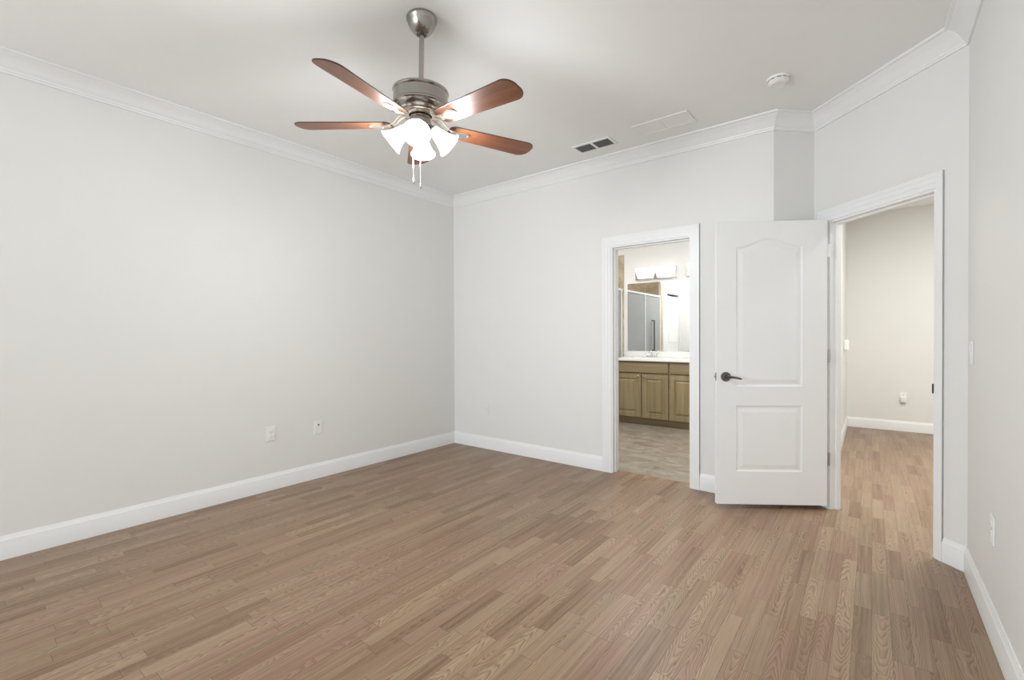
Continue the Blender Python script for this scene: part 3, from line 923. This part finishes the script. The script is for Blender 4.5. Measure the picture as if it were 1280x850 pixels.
def vanity_unit(label, x0, x1, doors, fx0, fx1, knobs):
    t = thing('vanity_cabinet', label, 'cabinet', (0, 0, 0), 0, 'vanity cabinets')
    bm = bmesh.new(); box(bm, x0, x1, FY0 + 0.0215, BY - 0.001, 0.095, 0.884)
    link('body', bm, M_CABH, t)
    bm = bmesh.new(); box(bm, x0, x1, FY0 + 0.075, BY - 0.001, 0.001, 0.095); link('toe_kick', bm, M_CABH, t)
    bm = bmesh.new(); box(bm, fx0, fx1, FY0, FY0 + 0.02, 0.728, 0.868); link('drawer_front', bm, M_CABH, t, bevel=0.004)
    for (a, b), ks in zip(doors, knobs):
        bm = bmesh.new(); cab_panel(bm, a, b, 0.108, 0.708, FY0, 0.062)
        d = link('door', bm, M_CAB, t)
        if ks:
            knob(d, a + 0.035 if ks < 0 else b - 0.035, 0.672)
    return t


vanity_unit('brown maple vanity cabinet under the faucet, two raised-panel doors', VX0, -2.135, [(-2.945, -2.522), (-2.505, -2.147)], -2.945, -2.147, [1, -1])
vanity_unit('brown maple vanity cabinet at the right, beyond the two-door one', -2.134, VX1, [(-2.122, -1.692)], -2.122, -1.692, [0])
# countertop with basin and backsplash
t = thing('vanity_countertop', 'glossy white countertop resting on the brown vanity cabinets', 'countertop', (0, 0, 0.886))
bm = bmesh.new(); 
bx, by, ra, rb = -2.53, 6.37, 0.215, 0.155
outer = [bm.verts.new((a, b, 0.034)) for a, b in ((VX0 - 0.01, FY0 - 0.025), (VX1 + 0.01, FY0 - 0.025), (VX1 + 0.01, BY - 0.0005), (VX0 - 0.01, BY - 0.0005))]
low = [bm.verts.new((v.co.x, v.co.y, 0.0005)) for v in outer]
hole = [bm.verts.new((bx + ra * cos(2 * pi * k / 32), by + rb * sin(2 * pi * k / 32), 0.034)) for k in range(32)]
ed = [bm.edges.new((outer[k], outer[(k + 1) % 4])) for k in range(4)] + [bm.edges.new((hole[k], hole[(k + 1) % 32])) for k in range(32)]
fill_faces(bm, ed)
prev = hole
for sc, z in ((0.93, 0.028), (0.88, 0.018), (0.80, 0.006), (0.7, 0.002)):
    ring = [bm.verts.new((bx + ra * sc * cos(2 * pi * k / 32), by + rb * sc * sin(2 * pi * k / 32), z)) for k in range(32)]
    for k in range(32):
        bm.faces.new((prev[k], prev[(k + 1) % 32], ring[(k + 1) % 32], ring[k]))
    prev = ring
bm.faces.new(prev)
for k in range(4):
    bm.faces.new((outer[k], outer[(k + 1) % 4], low[(k + 1) % 4], low[k]))
bm.faces.new(low)
link('slab', bm, M_COUNTER, t, bevel=0.004)
bm = bmesh.new(); box(bm, VX0 - 0.01, VX1 + 0.01, BY - 0.02, BY - 0.0006, 0.0345, 0.120); link('backsplash', bm, M_COUNTER, t, bevel=0.004)
# faucet
t = thing('faucet', 'chrome two-handle faucet on the white bathroom countertop', 'faucet', (-2.53, 6.575, 0.9202))
bm = bmesh.new()
prism(bm, [(-0.078 + 0.022 * (1 - cos(rad(a))) if a < 180 else 0, 0) for a in ()] or [(-0.078, -0.018), (-0.066, -0.026), (0.066, -0.026), (0.078, -0.018), (0.078, 0.018), (0.066, 0.026), (-0.066, 0.026), (-0.078, 0.018)], 0.0, 0.016)
link('deck_plate', bm, M_CHROME, t, bevel=0.004)
bm = bmesh.new(); tube(bm, [(0, 0, 0.012), (0, 0, 0.06), (0, -0.015, 0.082), (0, -0.05, 0.088), (0, -0.095, 0.075), (0, -0.11, 0.058)], [0.016, 0.014, 0.013, 0.0115, 0.0105, 0.010], 14); link('spout', bm, M_CHROME, t, smooth=60)
for s in (-1, 1):
    bm = bmesh.new()
    lathe(bm, [(0.018, 0.012), (0.019, 0.03), (0.014, 0.042), (0, 0.046)], 18, Matrix.Translation((s * 0.052, 0, 0)))
    tube(bm, [(s * 0.052, 0, 0.040), (s * 0.075, -0.006, 0.050), (s * 0.098, -0.010, 0.052)], [0.007, 0.006, 0.004], 10)
    link('faucet_handle', bm, M_CHROME, t, smooth=50)
# mirror: a plain silvered sheet
t = thing('wall_mirror', 'large frameless mirror above the bathroom countertop', 'mirror', (-2.955, BY, 1.0))
bm = bmesh.new(); box(bm, 0.005, 1.27, -0.006, -0.0005, 0.008, 1.025); link('glass', bm, M_MIRROR, t)
for x in (0.25, 1.0):
    bm = bmesh.new(); box(bm, x, x + 0.03, -0.009, -0.0003, 0.006, 0.018)
    link('mirror_clip', bm, M_CHROME, t)


# vanity light bars
def light_bar(x0, label):
    t = thing('vanity_light', label, 'light fixture', (x0, BY, 2.155), 0, 'vanity light bars')
    bm = bmesh.new(); box(bm, 0.0, 0.61, -0.03, -0.0005, -0.085, 0.085); link('backplate', bm, M_CHROME, t, bevel=0.004)
    for k in range(2):
        u = 0.012 + k * 0.295
        bm = bmesh.new()
        # flared square glass box: narrow at the plate, wide in front
        a = [(u + 0.045, -0.030, -0.070), (u + 0.246, -0.030, -0.070), (u + 0.280, -0.030, 0.075), (u + 0.010, -0.030, 0.075)]
        b = [(u + 0.045, -0.085, -0.070), (u + 0.246, -0.085, -0.070), (u + 0.288, -0.085, 0.080), (u + 0.003, -0.085, 0.080)]
        A = [bm.verts.new(v) for v in a]; B = [bm.verts.new(v) for v in b]
        for q in range(4):
            bm.faces.new((A[q], A[(q + 1) % 4], B[(q + 1) % 4], B[q]))
        bm.faces.new(B); bm.faces.new(A)
        g = link('glass_shade', bm, M_LAMPGLASS, t); g['label'] = 'lit white glass shade'
    return t


light_bar(-2.815, 'lit chrome light bar above the mirror, wholly inside the doorway')
light_bar(-2.065, 'lit chrome light bar cut off by the right bathroom door jamb')

# shower enclosure: sill, posts, rails, two glass leaves, pull
t = thing('shower_enclosure', 'framed glass shower enclosure beside the vanity, white rails over tan tile', 'shower', (0, 0, 0))
bm = bmesh.new(); box(bm, SHX - 0.028, SHX + 0.02, SHY + 0.001, BY - 0.013, 0.001, 0.09); link('curb', bm, M_RAIL, t, bevel=0.006)
bm = bmesh.new(); box(bm, SHX - 0.025, SHX + 0.012, SHY + 0.013, BY - 0.013, 1.925, 1.955); link('top_rail', bm, M_RAIL, t, bevel=0.003)
for y in (SHY + 0.013, 5.75, BY - 0.045):
    bm = bmesh.new(); box(bm, SHX - 0.02, SHX + 0.008, y, y + 0.028, 0.09, 1.925); link('post', bm, M_RAIL, t, bevel=0.003)
for y0, y1 in ((SHY + 0.041, 5.75), (5.778, BY - 0.045)):
    bm = bmesh.new(); box(bm, SHX - 0.009, SHX - 0.003, y0, y1, 0.09, 1.925); link('glass_panel', bm, M_GLASS, t)
bm = bmesh.new(); tube(bm, [(SHX + 0.002, 5.45, 0.98), (SHX + 0.04, 5.45, 0.98), (SHX + 0.04, 5.45, 1.5), (SHX + 0.002, 5.45, 1.5)], 0.013, 10)
pl = link('pull_bar', bm, M_DARKMETAL, t, smooth=40); pl['label'] = 'dark vertical pull bar'

# assumed window behind the camera, unseen, placed for its light
bm = bmesh.new()
f = lambda d0, d1, z0, z1: plan_box(bm, 5, d0, d1, -0.03, -0.09, z0, z1)
f(1.39, 1.44, 0.25, 2.45); f(3.94, 3.99, 0.25, 2.45); f(1.44, 3.94, 0.25, 0.30); f(1.44, 3.94, 2.40, 2.45); f(2.665, 2.715, 0.30, 2.40)
struct('assumed_window_1', bm, M_TRIM, 'white frame of the assumed, unseen window behind the camera')
